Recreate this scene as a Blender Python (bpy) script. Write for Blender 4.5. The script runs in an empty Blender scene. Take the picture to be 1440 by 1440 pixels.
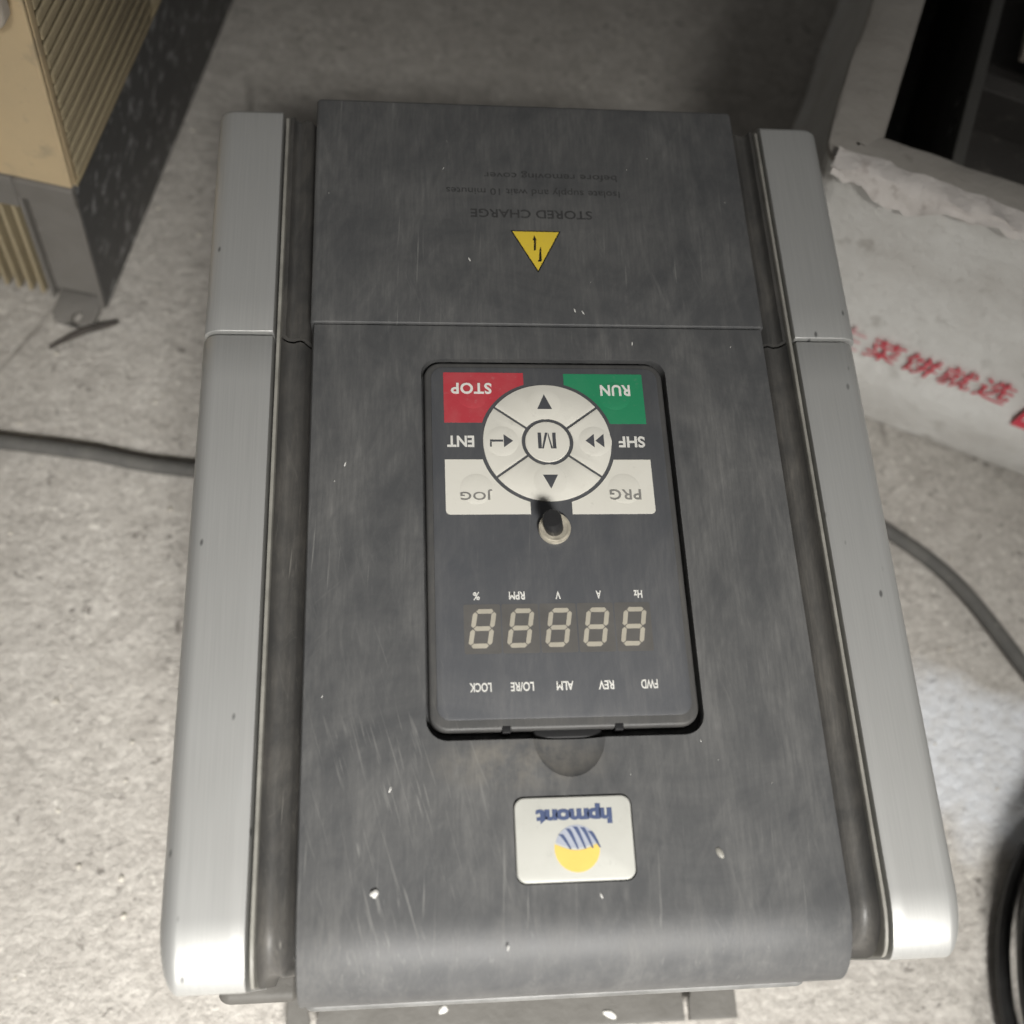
import bpy, bmesh, math, random
from mathutils import Vector, Matrix, noise

S = bpy.context.scene
COL = S.collection
random.seed(7)
MM = 0.001

# ------------------------------------------------------------------ camera
cam = bpy.data.cameras.new('camera')
cam.sensor_width = 36.0
cam.lens = 36.0 * 1511.1 / 1440.0
cam.clip_start = 0.01
cam.clip_end = 50.0
cam.dof.use_dof = True
cam.dof.focus_distance = 0.345
cam.dof.aperture_fstop = 8.5
camo = bpy.data.objects.new('camera', cam)
COL.objects.link(camo)
R3 = Matrix(((0.994413, 0.005028, -0.105443),
             (-0.045300, 0.922542, -0.383228),
             (0.095349, 0.385863, 0.917615)))
camo.matrix_world = Matrix.Translation((-0.0484, -0.1425, 0.510)) @ R3.to_4x4()
S.camera = camo

# ------------------------------------------------------------------ light
world = bpy.data.worlds.new('World')
S.world = world
world.use_nodes = True
bg = world.node_tree.nodes['Background']
bg.inputs['Color'].default_value = (1.0, 0.98, 0.95, 1)
bg.inputs['Strength'].default_value = 0.08


def aim(o, target):
    d = Vector(target) - o.location
    o.rotation_euler = d.to_track_quat('-Z', 'Y').to_euler()


def spot(name, loc, target, power, size_deg, radius, color):
    l = bpy.data.lights.new(name, 'SPOT')
    l.energy = power
    l.spot_size = math.radians(size_deg)
    l.spot_blend = 1.0
    l.shadow_soft_size = radius
    l.color = color
    o = bpy.data.objects.new(name, l)
    COL.objects.link(o)
    o.location = loc
    aim(o, target)
    return o


def area(name, loc, target, power, sx, sy, color):
    l = bpy.data.lights.new(name, 'AREA')
    l.shape = 'RECTANGLE'
    l.size, l.size_y = sx, sy
    l.energy = power
    l.color = color
    o = bpy.data.objects.new(name, l)
    COL.objects.link(o)
    o.location = loc
    aim(o, target)
    return o


# daylight from the shop front behind the photographer, a little to the right
spot('door_light', (0.12, -1.30, 1.40), (-0.06, -0.38, 0.0), 450, 33.0, 0.30, (1.0, 0.975, 0.93))
# weaker fill light added low along the floor for upright faces and highlights
area('low_fill', (0.10, -1.60, 0.28), (0.10, 0.0, 0.12), 4.0, 0.40, 0.24, (1.0, 0.97, 0.93))

S.view_settings.view_transform = 'Standard'
S.view_settings.look = 'None'
S.view_settings.exposure = 0.0
S.view_settings.gamma = 1.0
S.cycles.use_denoising = True
S.cycles.max_bounces = 6


# ------------------------------------------------------------------ materials
class NT:
    def __init__(self, name):
        self.m = bpy.data.materials.new(name)
        self.m.use_nodes = True
        self.t = self.m.node_tree
        self.b = self.t.nodes['Principled BSDF']
        self.tc = self.t.nodes.new('ShaderNodeTexCoord').outputs['Object']

    def n(self, typ, **kw):
        nd = self.t.nodes.new(typ)
        for k, v in kw.items():
            setattr(nd, k, v)
        return nd

    def link(self, a, b):
        self.t.links.new(a, b)

    def coords(self, scale=(1, 1, 1), rot=(0, 0, 0), loc=(0, 0, 0)):
        """turned first and stretched afterwards, so that streaks can run at an angle"""
        v = self.tc
        if any(rot):
            m0 = self.n('ShaderNodeMapping')
            m0.inputs['Rotation'].default_value = rot
            self.link(v, m0.inputs['Vector'])
            v = m0.outputs['Vector']
        mp = self.n('ShaderNodeMapping')
        mp.inputs['Scale'].default_value = scale
        mp.inputs['Location'].default_value = loc
        self.link(v, mp.inputs['Vector'])
        return mp.outputs['Vector']

    def noise(self, scale=1.0, detail=4, rough=0.55, vec=None, dist=0.0):
        nd = self.n('ShaderNodeTexNoise')
        nd.inputs['Scale'].default_value = scale
        nd.inputs['Detail'].default_value = detail
        nd.inputs['Roughness'].default_value = rough
        nd.inputs['Distortion'].default_value = dist
        self.link(vec if vec is not None else self.tc, nd.inputs['Vector'])
        return nd.outputs['Fac']

    def voronoi(self, scale, vec=None, feature='F1'):
        nd = self.n('ShaderNodeTexVoronoi', feature=feature)
        nd.inputs['Scale'].default_value = scale
        self.link(vec if vec is not None else self.tc, nd.inputs['Vector'])
        return nd.outputs['Distance']

    def remap(self, x, a, b, c=0.0, d=1.0):
        nd = self.n('ShaderNodeMapRange')
        nd.inputs['From Min'].default_value = a
        nd.inputs['From Max'].default_value = b
        nd.inputs['To Min'].default_value = c
        nd.inputs['To Max'].default_value = d
        self.link(x, nd.inputs['Value'])
        return nd.outputs['Result']

    def math(self, op, a, b=None):
        nd = self.n('ShaderNodeMath', operation=op)
        for i, v in enumerate((a, b)):
            if v is None:
                continue
            if isinstance(v, (int, float)):
                nd.inputs[i].default_value = v
            else:
                self.link(v, nd.inputs[i])
        return nd.outputs[0]

    def mix(self, fac, a, b):
        nd = self.n('ShaderNodeMix', data_type='RGBA')
        for sock, v in ((nd.inputs['Factor'], fac), (nd.inputs['A'], a), (nd.inputs['B'], b)):
            if isinstance(v, (int, float)):
                sock.default_value = v
            elif isinstance(v, tuple):
                sock.default_value = (v[0], v[1], v[2], 1)
            else:
                self.link(v, sock)
        return nd.outputs['Result']

    def out(self, color=None, rough=None, bump=None, bump_d=0.0003, metallic=0.0, bump_s=1.0):
        b = self.b
        if color is not None:
            if isinstance(color, tuple):
                b.inputs['Base Color'].default_value = (*color, 1)
            else:
                self.link(color, b.inputs['Base Color'])
        if rough is not None:
            if isinstance(rough, (int, float)):
                b.inputs['Roughness'].default_value = rough
            else:
                self.link(rough, b.inputs['Roughness'])
        b.inputs['Metallic'].default_value = metallic
        if bump is not None:
            bn = self.n('ShaderNodeBump')
            bn.inputs['Distance'].default_value = bump_d
            bn.inputs['Strength'].default_value = bump_s
            self.link(bump, bn.inputs['Height'])
            self.link(bn.outputs['Normal'], b.inputs['Normal'])
        return self.m


def mat_plain(name, color, rough=0.5, var=0.12, scale=120, metallic=0.0):
    k = NT(name)
    f = k.noise(scale, 4)
    c = k.mix(k.remap(f, 0.3, 0.7), tuple(x * (1 - var) for x in color), tuple(min(1, x * (1 + var)) for x in color))
    return k.out(c, rough, k.noise(scale * 6, 2), 0.00004, metallic)


def mat_casing(name, base, dusty, scratch, s_amt=0.5, d_amt=0.8, rough=0.5):
    """dark moulded plastic that has been wiped and scuffed lengthwise under a film of dust"""
    k = NT(name)
    big = k.remap(k.noise(12, 6, 0.65, dist=1.4), 0.38, 0.66)
    mott = k.remap(k.noise(70, 6, 0.7, dist=0.8), 0.36, 0.70)
    wipe = k.remap(k.noise(1.0, 6, 0.65, k.coords((95, 17, 60), (0, 0, 0.40)), 1.0), 0.44, 0.70)
    wipe2 = k.remap(k.noise(1.0, 6, 0.65, k.coords((120, 14, 60), (0, 0, -0.12), (5, 3, 0)), 0.6), 0.46, 0.72)
    fine = k.remap(k.noise(1.0, 4, 0.65, k.coords((1100, 85, 600), (0, 0, 0.03))), 0.30, 0.78)
    dust = k.math('ADD', k.math('MULTIPLY', big, 0.34), k.math('ADD', k.math('MULTIPLY', wipe, 0.20), k.math('MULTIPLY', wipe2, 0.24)))
    dust = k.math('ADD', dust, k.math('MULTIPLY', k.math('SUBTRACT', mott, 0.5), 0.16))
    dust = k.math('MULTIPLY', dust, k.math('ADD', k.math('MULTIPLY', fine, 0.80), 0.42))
    dust = k.math('MAXIMUM', dust, 0.0)
    c = k.mix(k.math('MULTIPLY', dust, d_amt), base, dusty)
    # brown dust left below the keypad where fingers have not wiped
    md = k.n('ShaderNodeMapping', vector_type='TEXTURE')
    md.inputs['Location'].default_value = (-0.014, -0.0915, 0.2)
    md.inputs['Scale'].default_value = (0.026, 0.0085, 1)
    k.link(k.tc, md.inputs['Vector'])
    ld = k.n('ShaderNodeVectorMath', operation='LENGTH')
    k.link(md.outputs[0], ld.inputs[0])
    brown = k.math('MULTIPLY', k.remap(ld.outputs['Value'], 0.35, 1.1, 0.75, 0.0), k.remap(k.noise(90, 5, 0.65), 0.38, 0.62))
    c = k.mix(brown, c, (0.27, 0.25, 0.215))
    s1 = k.remap(k.noise(1.0, 3, 0.5, k.coords((900, 26, 300), (0, 0, 0.05)), 0.3), 0.66, 0.75)
    s2 = k.remap(k.noise(1.0, 3, 0.5, k.coords((620, 26, 300), (0, 0, -0.26), (3, 1, 0)), 2.2), 0.60, 0.74)
    s3 = k.remap(k.noise(1.0, 3, 0.5, k.coords((800, 26, 300), (0, 0, 0.8), (7, 5, 0)), 0.6), 0.66, 0.75)
    patch = k.remap(k.noise(19, 4, 0.6), 0.48, 0.66)
    # scuffs gather where the near left corner has been handled
    mp = k.n('ShaderNodeMapping', vector_type='TEXTURE')
    mp.inputs['Location'].default_value = (-0.052, -0.105, 0.2)
    mp.inputs['Scale'].default_value = (0.032, 0.055, 1)
    k.link(k.tc, mp.inputs['Vector'])
    ln = k.n('ShaderNodeVectorMath', operation='LENGTH')
    k.link(mp.outputs[0], ln.inputs[0])
    worn = k.remap(ln.outputs['Value'], 0.3, 1.1, 1.0, 0.0)
    sc = k.math('MAXIMUM', k.math('MULTIPLY', s1, patch), k.math('MULTIPLY', s2, k.math('MAXIMUM', worn, k.math('MULTIPLY', patch, 0.25))))
    sc = k.math('MAXIMUM', sc, k.math('MULTIPLY', k.math('MULTIPLY', s3, patch), 0.2))
    c = k.mix(k.math('MULTIPLY', sc, s_amt), c, scratch)
    r = k.math('ADD', k.math('MULTIPLY', dust, 0.22), rough)
    h = k.math('SUBTRACT', k.noise(1.0, 2, 0.5, k.coords((2200, 500, 1200))), k.math('MULTIPLY', sc, 0.6))
    return k.out(c, r, h, 0.00005)


def mat_silver(name):
    k = NT(name)
    streak = k.remap(k.noise(1.0, 3, 0.6, k.coords((1700, 30, 500))), 0.3, 0.7)
    blot = k.remap(k.noise(30, 4), 0.3, 0.7)
    c = k.mix(streak, (0.575, 0.577, 0.562), (0.635, 0.635, 0.617))
    c = k.mix(k.math('MULTIPLY', blot, 0.35), c, (0.53, 0.54, 0.535))
    nick = k.remap(k.voronoi(1.0, k.coords((150, 70, 60), (0, 0, 0.1))), 0.05, 0.11, 1.0, 0.0)
    sel = k.remap(k.noise(38, 1), 0.50, 0.56)
    c = k.mix(k.math('MULTIPLY', k.math('MULTIPLY', nick, sel), 0.75), c, (0.10, 0.10, 0.10))
    return k.out(c, k.remap(blot, 0, 1, 0.42, 0.50), streak, 0.000008, 0.48)


def mat_concrete():
    k = NT('floor_concrete')
    big = k.remap(k.noise(5.5, 5, 0.6), 0.3, 0.7)
    mid = k.remap(k.noise(70, 6, 0.7), 0.34, 0.66)
    fine = k.remap(k.noise(330, 4, 0.65), 0.32, 0.70)
    c = k.mix(big, (0.58, 0.55, 0.505), (0.68, 0.652, 0.605))
    c = k.mix(k.math('MULTIPLY', mid, 0.62), c, (0.35, 0.325, 0.295))
    c = k.mix(k.math('MULTIPLY', fine, 0.55), c, (0.29, 0.27, 0.245))
    # pale aggregate and dark pits
    ag = k.remap(k.noise(210, 3, 0.6, k.coords((1, 1, 1), (0, 0, 0), (2, 7, 1))), 0.58, 0.70)
    agsel = k.remap(k.noise(24, 3), 0.46, 0.60, 0.25, 1.0)
    c = k.mix(k.math('MULTIPLY', k.math('MULTIPLY', ag, agsel), 0.8), c, (0.76, 0.73, 0.67))
    pit = k.remap(k.noise(165, 4, 0.6), 0.60, 0.70)
    pitsel = k.remap(k.noise(30, 2), 0.46, 0.58, 0.15, 1.0)
    pits = k.math('MULTIPLY', pit, pitsel)
    c = k.mix(k.math('MULTIPLY', pits, 0.8), c, (0.16, 0.145, 0.13))
    stain = k.remap(k.noise(9, 4, 0.6, k.coords((1, 1, 1), (0, 0, 0), (4, 2, 0))), 0.55, 0.75)
    c = k.mix(k.math('MULTIPLY', stain, 0.25), c, (0.27, 0.25, 0.225))
    # spilt pale cement powder on the right of the drive
    vec = k.coords((1, 1, 1))
    wob = k.n('ShaderNodeTexNoise')
    wob.inputs['Scale'].default_value = 22
    wob.inputs['Detail'].default_value = 4
    k.link(vec, wob.inputs['Vector'])
    add = k.n('ShaderNodeVectorMath', operation='MULTIPLY_ADD')
    add.inputs[1].default_value = (0.05, 0.05, 0.0)
    k.link(wob.outputs['Color'], add.inputs[0])
    k.link(vec, add.inputs[2])
    mp = k.n('ShaderNodeMapping', vector_type='TEXTURE')
    mp.inputs['Location'].default_value = (0.275, -0.046, 0)
    mp.inputs['Rotation'].default_value = (0, 0, -0.42)
    mp.inputs['Scale'].default_value = (0.085, 0.040, 1)
    k.link(add.outputs[0], mp.inputs['Vector'])
    ln = k.n('ShaderNodeVectorMath', operation='LENGTH')
    k.link(mp.outputs[0], ln.inputs[0])
    pw = k.remap(ln.outputs['Value'], 0.75, 1.15, 1.0, 0.0)
    pw = k.math('MULTIPLY', pw, k.remap(k.noise(120, 4), 0.25, 0.6, 0.55, 1.0))
    c = k.mix(pw, c, (0.70, 0.72, 0.75))
    # hairline crack lines
    cr = k.remap(k.voronoi(7.0, k.coords((1, 1, 1), (0, 0, 0.3), (0.4, 0.2, 0)), 'DISTANCE_TO_EDGE'), 0.004, 0.012, 1.0, 0.0)
    cr = k.math('MULTIPLY', cr, k.remap(k.noise(11, 2), 0.56, 0.62))
    c = k.mix(k.math('MULTIPLY', cr, 0.4), c, (0.13, 0.115, 0.10))
    h = k.math('ADD', k.math('MULTIPLY', k.noise(150, 6, 0.72), 2.2), k.math('MULTIPLY', ag, 0.12))
    h = k.math('SUBTRACT', h, k.math('ADD', k.math('MULTIPLY', pits, 0.3), k.math('MULTIPLY', cr, 0.4)))
    return k.out(c, 0.92, h, 0.0013)


def mat_dirty(name, base, dirt, dark, scale=25, rough=0.6, bump=0.0004, spots=0.62):
    k = NT(name)
    a = k.remap(k.noise(scale, 6, 0.62, dist=0.5), 0.42, 0.72)
    b = k.remap(k.noise(scale * 3.1, 5, 0.6), spots, spots + 0.12)
    c = k.mix(k.math('MULTIPLY', a, 0.6), base, dirt)
    c = k.mix(k.math('MULTIPLY', b, 0.55), c, dark)
    return k.out(c, rough, k.noise(scale * 5, 5, 0.6), bump)


M = {}
M['casing'] = mat_casing('dark_grey_casing_plastic', (0.090, 0.092, 0.095), (0.270, 0.266, 0.254), (0.46, 0.455, 0.43), 0.42, 1.0)
M['channel'] = mat_casing('channel_plastic', (0.070, 0.069, 0.067), (0.24, 0.222, 0.195), (0.42, 0.40, 0.36), 0.6, 1.0, 0.42)
M['bezel'] = mat_casing('keypad_plastic', (0.080, 0.080, 0.080), (0.21, 0.20, 0.18), (0.5, 0.47, 0.42), 0.5, 0.7, 0.45)
M['membrane'] = mat_casing('keypad_membrane', (0.096, 0.100, 0.109), (0.25, 0.245, 0.235), (0.42, 0.41, 0.38), 0.35, 0.6, 0.40)
M['silver'] = mat_silver('silver_painted_plastic')
M['lip'] = mat_plain('lip_plastic', (0.34, 0.33, 0.295), 0.45, 0.2)
M['rimline'] = mat_plain('highlit_cover_rim', (0.20, 0.20, 0.195), 0.45, 0.25)
M['gap'] = mat_plain('black_gap_plastic', (0.012, 0.012, 0.013), 0.6)
M['metal'] = mat_dirty('dusty_grey_metal', (0.115, 0.110, 0.10), (0.075, 0.07, 0.062), (0.17, 0.16, 0.145), 40, 0.6)
M['cream'] = mat_dirty('key_cream', (0.86, 0.84, 0.76), (0.81, 0.79, 0.705), (0.70, 0.68, 0.61), 90, 0.42, 0.00003)
M['red'] = mat_dirty('key_red', (0.56, 0.060, 0.078), (0.57, 0.11, 0.12), (0.58, 0.22, 0.22), 160, 0.42, 0.00003)
M['green'] = mat_dirty('key_green', (0.030, 0.29, 0.135), (0.05, 0.31, 0.155), (0.13, 0.33, 0.21), 110, 0.42, 0.00003)
M['white_ink'] = mat_plain('white_ink', (0.87, 0.86, 0.81), 0.5, 0.06)
M['dark_ink'] = mat_plain('dark_ink', (0.085, 0.088, 0.098), 0.5, 0.15)
M['grey_ink'] = mat_dirty('worn_grey_ink', (0.25, 0.245, 0.23), (0.42, 0.41, 0.375), (0.50, 0.48, 0.43), 300, 0.5, 0.00002)
M['faded_ink'] = mat_dirty('faded_black_ink', (0.052, 0.052, 0.053), (0.076, 0.076, 0.075), (0.13, 0.129, 0.126), 260, 0.55, 0.00002)
M['segment'] = mat_plain('unlit_segment', (0.50, 0.465, 0.385), 0.5, 0.1)
M['window'] = mat_plain('digit_window', (0.138, 0.133, 0.126), 0.4, 0.1)
M['plate'] = mat_dirty('logo_plate', (0.66, 0.66, 0.61), (0.60, 0.60, 0.55), (0.52, 0.52, 0.48), 120, 0.42, 0.00002)
M['blue_ink'] = mat_plain('blue_ink', (0.085, 0.115, 0.225), 0.5, 0.1)
M['lilac_ink'] = mat_plain('pale_blue_ink', (0.46, 0.49, 0.57), 0.5, 0.05)
M['gold_ink'] = mat_plain('golden_ink', (0.90, 0.66, 0.17), 0.5, 0.04)
M['warn'] = mat_dirty('warning_yellow', (0.97, 0.72, 0.07), (0.94, 0.69, 0.08), (0.84, 0.62, 0.12), 180, 0.45, 0.00002)
M['black'] = mat_plain('black_ink', (0.014, 0.014, 0.013), 0.5)
M['brass'] = mat_plain('nickel_nut', (0.66, 0.61, 0.50), 0.42, 0.25, 300, 0.4)
M['shaft'] = mat_plain('black_shaft', (0.022, 0.022, 0.023), 0.45, 0.3)
M['chip'] = mat_plain('white_flake', (0.86, 0.85, 0.81), 0.7, 0.06)
M['floor'] = mat_concrete()
M['cable'] = mat_dirty('dusty_grey_cable', (0.085, 0.083, 0.078), (0.14, 0.134, 0.122), (0.20, 0.19, 0.17), 60, 0.75)
M['black_cable'] = mat_plain('black_cable', (0.018, 0.018, 0.018), 0.36, 0.4)
M['beige'] = mat_dirty('aged_beige_plastic', (0.66, 0.52, 0.32), (0.57, 0.455, 0.29), (0.40, 0.33, 0.23), 22, 0.6, 0.0004, 0.57)
M['beige_dirty'] = mat_dirty('sooty_beige_plastic', (0.40, 0.335, 0.215), (0.32, 0.27, 0.185), (0.21, 0.18, 0.135), 40, 0.65)
M['cream_cap'] = mat_dirty('cream_cap', (0.68, 0.61, 0.52), (0.62, 0.55, 0.46), (0.5, 0.45, 0.38), 30, 0.6)
M['chassis_grey'] = mat_dirty('dull_grey_paint', (0.20, 0.19, 0.175), (0.155, 0.145, 0.13), (0.25, 0.24, 0.22), 35, 0.6)
M['chassis_dark'] = mat_dirty('dark_scuffed_paint', (0.085, 0.084, 0.082), (0.06, 0.058, 0.056), (0.42, 0.42, 0.42), 34, 0.6, 0.0004, 0.54)
M['foam'] = mat_dirty('dirty_white_sheet', (0.66, 0.655, 0.63), (0.50, 0.48, 0.45), (0.32, 0.30, 0.27), 22, 0.6, 0.0014, 0.58)
M['rim'] = mat_dirty('grimy_white_rim', (0.42, 0.395, 0.36), (0.33, 0.30, 0.265), (0.20, 0.18, 0.155), 24, 0.65, 0.001)
M['torn'] = mat_dirty('torn_sheet', (0.64, 0.605, 0.575), (0.52, 0.48, 0.45), (0.36, 0.31, 0.285), 40, 0.7, 0.0012, 0.57)
M['red_print'] = mat_dirty('red_print', (0.56, 0.035, 0.065), (0.60, 0.11, 0.13), (0.64, 0.36, 0.36), 150, 0.6, 0.00005)
M['faint_print'] = mat_dirty('rubbed_red_print', (0.62, 0.34, 0.35), (0.62, 0.42, 0.42), (0.62, 0.52, 0.50), 150, 0.6, 0.00005)
M['scrap'] = mat_dirty('scrap_metal_and_box_shade', (0.075, 0.070, 0.065), (0.10, 0.092, 0.083), (0.19, 0.175, 0.155), 30, 0.55, 0.0006, 0.57)  # also darkens the white box's inner walls, as painted shade
M['scrap_edge'] = mat_dirty('worn_scrap_edge', (0.10, 0.098, 0.09), (0.075, 0.07, 0.064), (0.15, 0.14, 0.13), 40, 0.5)
M['twig'] = mat_plain('dark_rubber', (0.055, 0.048, 0.042), 0.8, 0.3)
M['grit'] = mat_dirty('grit', (0.55, 0.52, 0.46), (0.40, 0.37, 0.32), (0.25, 0.23, 0.2), 90, 0.9)


# ------------------------------------------------------------------ mesh helpers
def obj(name, me, mat, parent=None, smooth=True, angle=35):
    o = bpy.data.objects.new(name, me)
    COL.objects.link(o)
    if mat is not None and not me.materials:
        me.materials.append(M[mat])
    if parent is not None:
        o.parent = parent
    if smooth and len(me.polygons):
        me.polygons.foreach_set('use_smooth', [True] * len(me.polygons))
        me.set_sharp_from_angle(angle=math.radians(angle))
    return o


def thing(name, label, cat, loc=(0, 0, 0), rz=0.0, group=None):
    o = bpy.data.objects.new(name, None)
    COL.objects.link(o)
    o.empty_display_size = 0.02
    o.location = loc
    o.rotation_euler = (0, 0, rz)
    tag(o, label, cat, group)
    return o


def tag(o, label=None, cat=None, group=None, kind=None):
    if label:
        o['label'] = label
    if cat:
        o['category'] = cat
    if group:
        o['group'] = group
    if kind:
        o['kind'] = kind
    return o


def mesh(verts, faces, fix=True):
    me = bpy.data.meshes.new('m')
    me.from_pydata([tuple(v) for v in verts], [], faces)
    if fix:
        bm = bmesh.new()
        bm.from_mesh(me)
        bmesh.ops.recalc_face_normals(bm, faces=bm.faces)
        bm.to_mesh(me)
        bm.free()
    me.update()
    return me


def merge(meshes):
    bm = bmesh.new()
    for m in meshes:
        bm.from_mesh(m)
    me = bpy.data.meshes.new('m')
    bm.to_mesh(me)
    bm.free()
    return me


def rbox(lo, hi, rx=(0, 0), ry=(0, 0), rz=(0, 0), seg=6, extra=(0, 0, 0)):
    """box whose edges and corners are rounded; radii may differ on every side"""
    rad = (rx, ry, rz)
    axes = []
    for a in range(3):
        l, h = lo[a], hi[a]
        r0, r1 = rad[a]
        c = []
        if r0 > 0:
            c += [l + r0 * (1 - math.tan(math.pi / 4 * (1 - i / seg))) for i in range(seg)]
        else:
            c.append(l)
        inner0, inner1 = l + r0, h - r1
        n = extra[a]
        mids = [inner0 + (inner1 - inner0) * i / (n + 1) for i in range(n + 2)]
        if r0 == 0:
            mids = mids[1:]
        if r1 == 0:
            mids = mids[:-1]
        c += mids
        if r1 > 0:
            c += [h - r1 * (1 - math.tan(math.pi / 4 * (i / seg))) for i in range(1, seg + 1)]
        else:
            c.append(h)
        c2 = []
        for v in c:
            if not c2 or abs(v - c2[-1]) > 1e-7:
                c2.append(v)
        axes.append(c2)
    idx, verts, faces = {}, [], []

    def vid(i, j, k):
        key = (i, j, k)
        if key in idx:
            return idx[key]
        p = [axes[0][i], axes[1][j], axes[2][k]]
        q, d = [0] * 3, [0] * 3
        rr = [0] * 3
        for a in range(3):
            r0, r1 = rad[a]
            q[a] = min(max(p[a], lo[a] + r0), hi[a] - r1)
            if p[a] < q[a] - 1e-9:
                d[a], rr[a] = (p[a] - q[a]) / r0, r0
            elif p[a] > q[a] + 1e-9:
                d[a], rr[a] = (p[a] - q[a]) / r1, r1
        ln = math.sqrt(sum(x * x for x in d))
        mx = max(abs(x) for x in d)
        if ln > 1e-9:
            s = mx / ln
            p = [q[a] + rr[a] * d[a] * s for a in range(3)]
        idx[key] = len(verts)
        verts.append(p)
        return idx[key]
    nx, ny, nz = (len(a) - 1 for a in axes)
    for i in range(nx):
        for j in range(ny):
            for k in (0, nz):
                faces.append((vid(i, j, k), vid(i + 1, j, k), vid(i + 1, j + 1, k), vid(i, j + 1, k)))
    for i in range(nx):
        for k in range(nz):
            for j in (0, ny):
                faces.append((vid(i, j, k), vid(i + 1, j, k), vid(i + 1, j, k + 1), vid(i, j, k + 1)))
    for j in range(ny):
        for k in range(nz):
            for i in (0, nx):
                faces.append((vid(i, j, k), vid(i, j + 1, k), vid(i, j + 1, k + 1), vid(i, j, k + 1)))
    return mesh(verts, faces)


def box(lo, hi, b=0.0):
    if b <= 0:
        return rbox(lo, hi)
    return rbox(lo, hi, (b, b), (b, b), (b, b), 2)


def rrect(x0, y0, x1, y1, r, seg=6):
    if not isinstance(r, tuple):
        r = (r,) * 4
    pts = []
    for (cx, cy, rr, a0) in ((x1 - r[0], y1 - r[0], r[0], 0), (x0 + r[1], y1 - r[1], r[1], 90),
                             (x0 + r[2], y0 + r[2], r[2], 180), (x1 - r[3], y0 + r[3], r[3], 270)):
        if rr <= 1e-6:
            pts.append((cx, cy))
            continue
        for i in range(seg + 1):
            a = math.radians(a0 + 90 * i / seg)
            pts.append((cx + rr * math.cos(a), cy + rr * math.sin(a)))
    return pts


def inset(pts, d):
    """moves every corner of a counter-clockwise outline inwards by d"""
    n, out = len(pts), []
    for i in range(n):
        a, b, c = Vector(pts[i - 1]), Vector(pts[i]), Vector(pts[(i + 1) % n])
        e1, e2 = (b - a).normalized(), (c - b).normalized()
        n1, n2 = Vector((-e1.y, e1.x)), Vector((-e2.y, e2.x))
        m = (n1 + n2)
        if m.length < 1e-6:
            m = n1
        m.normalize()
        k = max(0.35, m.dot(n1))
        out.append(tuple(b + m * (d / k)))
    return out


def prism(pts, z0, z1, bevel=0.0, steps=3):
    """upright plate with the given outline; its top edge is rounded by bevel"""
    area_ = sum(pts[i - 1][0] * pts[i][1] - pts[i][0] * pts[i - 1][1] for i in range(len(pts)))
    if area_ < 0:
        pts = pts[::-1]
    rings = [(pts, z0)]
    if bevel > 0:
        for s in range(steps + 1):
            a = math.pi / 2 * s / steps
            rings.append((inset(pts, bevel * (1 - math.cos(a))) if s else pts, z1 - bevel * (1 - math.sin(a))))
    else:
        rings.append((pts, z1))
    n = len(pts)
    verts = [(x, y, z) for ring, z in rings for x, y in ring]
    faces = []
    for r in range(len(rings) - 1):
        for i in range(n):
            j = (i + 1) % n
            faces.append((r * n + i, r * n + j, (r + 1) * n + j, (r + 1) * n + i))
    faces.append(tuple(range(n))[::-1])
    faces.append(tuple((len(rings) - 1) * n + i for i in range(n)))
    return mesh(verts, faces)


def tube(pts, r, seg=10, closed=False, squash=1.0):
    pts = [Vector(p) for p in pts]
    n = len(pts)
    verts, faces = [], []
    up = Vector((0, 0, 1))
    for i, p in enumerate(pts):
        if closed:
            t = pts[(i + 1) % n] - pts[i - 1]
        else:
            t = pts[min(i + 1, n - 1)] - pts[max(i - 1, 0)]
        t.normalize()
        s = t.cross(up)
        if s.length < 1e-4:
            s = Vector((1, 0, 0))
        s.normalize()
        u = s.cross(t)
        rr = r[i] if isinstance(r, list) else r
        for k in range(seg):
            a = 2 * math.pi * k / seg
            verts.append(p + s * (math.cos(a) * rr) + u * (math.sin(a) * rr * squash))
    m = n if closed else n - 1
    for i in range(m):
        for k in range(seg):
            i2 = (i + 1) % n
            k2 = (k + 1) % seg
            faces.append((i * seg + k, i * seg + k2, i2 * seg + k2, i2 * seg + k))
    if not closed:
        faces.append(tuple(range(seg)))
        faces.append(tuple((n - 1) * seg + k for k in range(seg)))
    return mesh(verts, faces)


def spline(ctrl, n=12):
    """Catmull-Rom curve through the control points"""
    c = [Vector(p) for p in ctrl]
    c = [c[0] * 2 - c[1]] + c + [c[-1] * 2 - c[-2]]
    out = []
    for i in range(1, len(c) - 2):
        for k in range(n):
            t = k / n
            a, b, d, e = c[i - 1], c[i], c[i + 1], c[i + 2]
            out.append(0.5 * ((2 * b) + (d - a) * t + (2 * a - 5 * b + 4 * d - e) * t * t + (3 * b - a - 3 * d + e) * t ** 3))
    out.append(c[-2])
    return out


def disc_ring(cx, cy, prof, seg=40):
    """turned shape: prof is a list of (radius, z)"""
    verts, faces = [], []
    for r, z in prof:
        for k in range(seg):
            a = 2 * math.pi * k / seg
            verts.append((cx + r * math.cos(a), cy + r * math.sin(a), z))
    n = len(prof)
    for i in range(n - 1):
        for k in range(seg):
            k2 = (k + 1) % seg
            faces.append((i * seg + k, i * seg + k2, (i + 1) * seg + k2, (i + 1) * seg + k))
    faces.append(tuple(range(seg)))
    faces.append(tuple((n - 1) * seg + k for k in range(seg)))
    return mesh(verts, faces)


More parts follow.
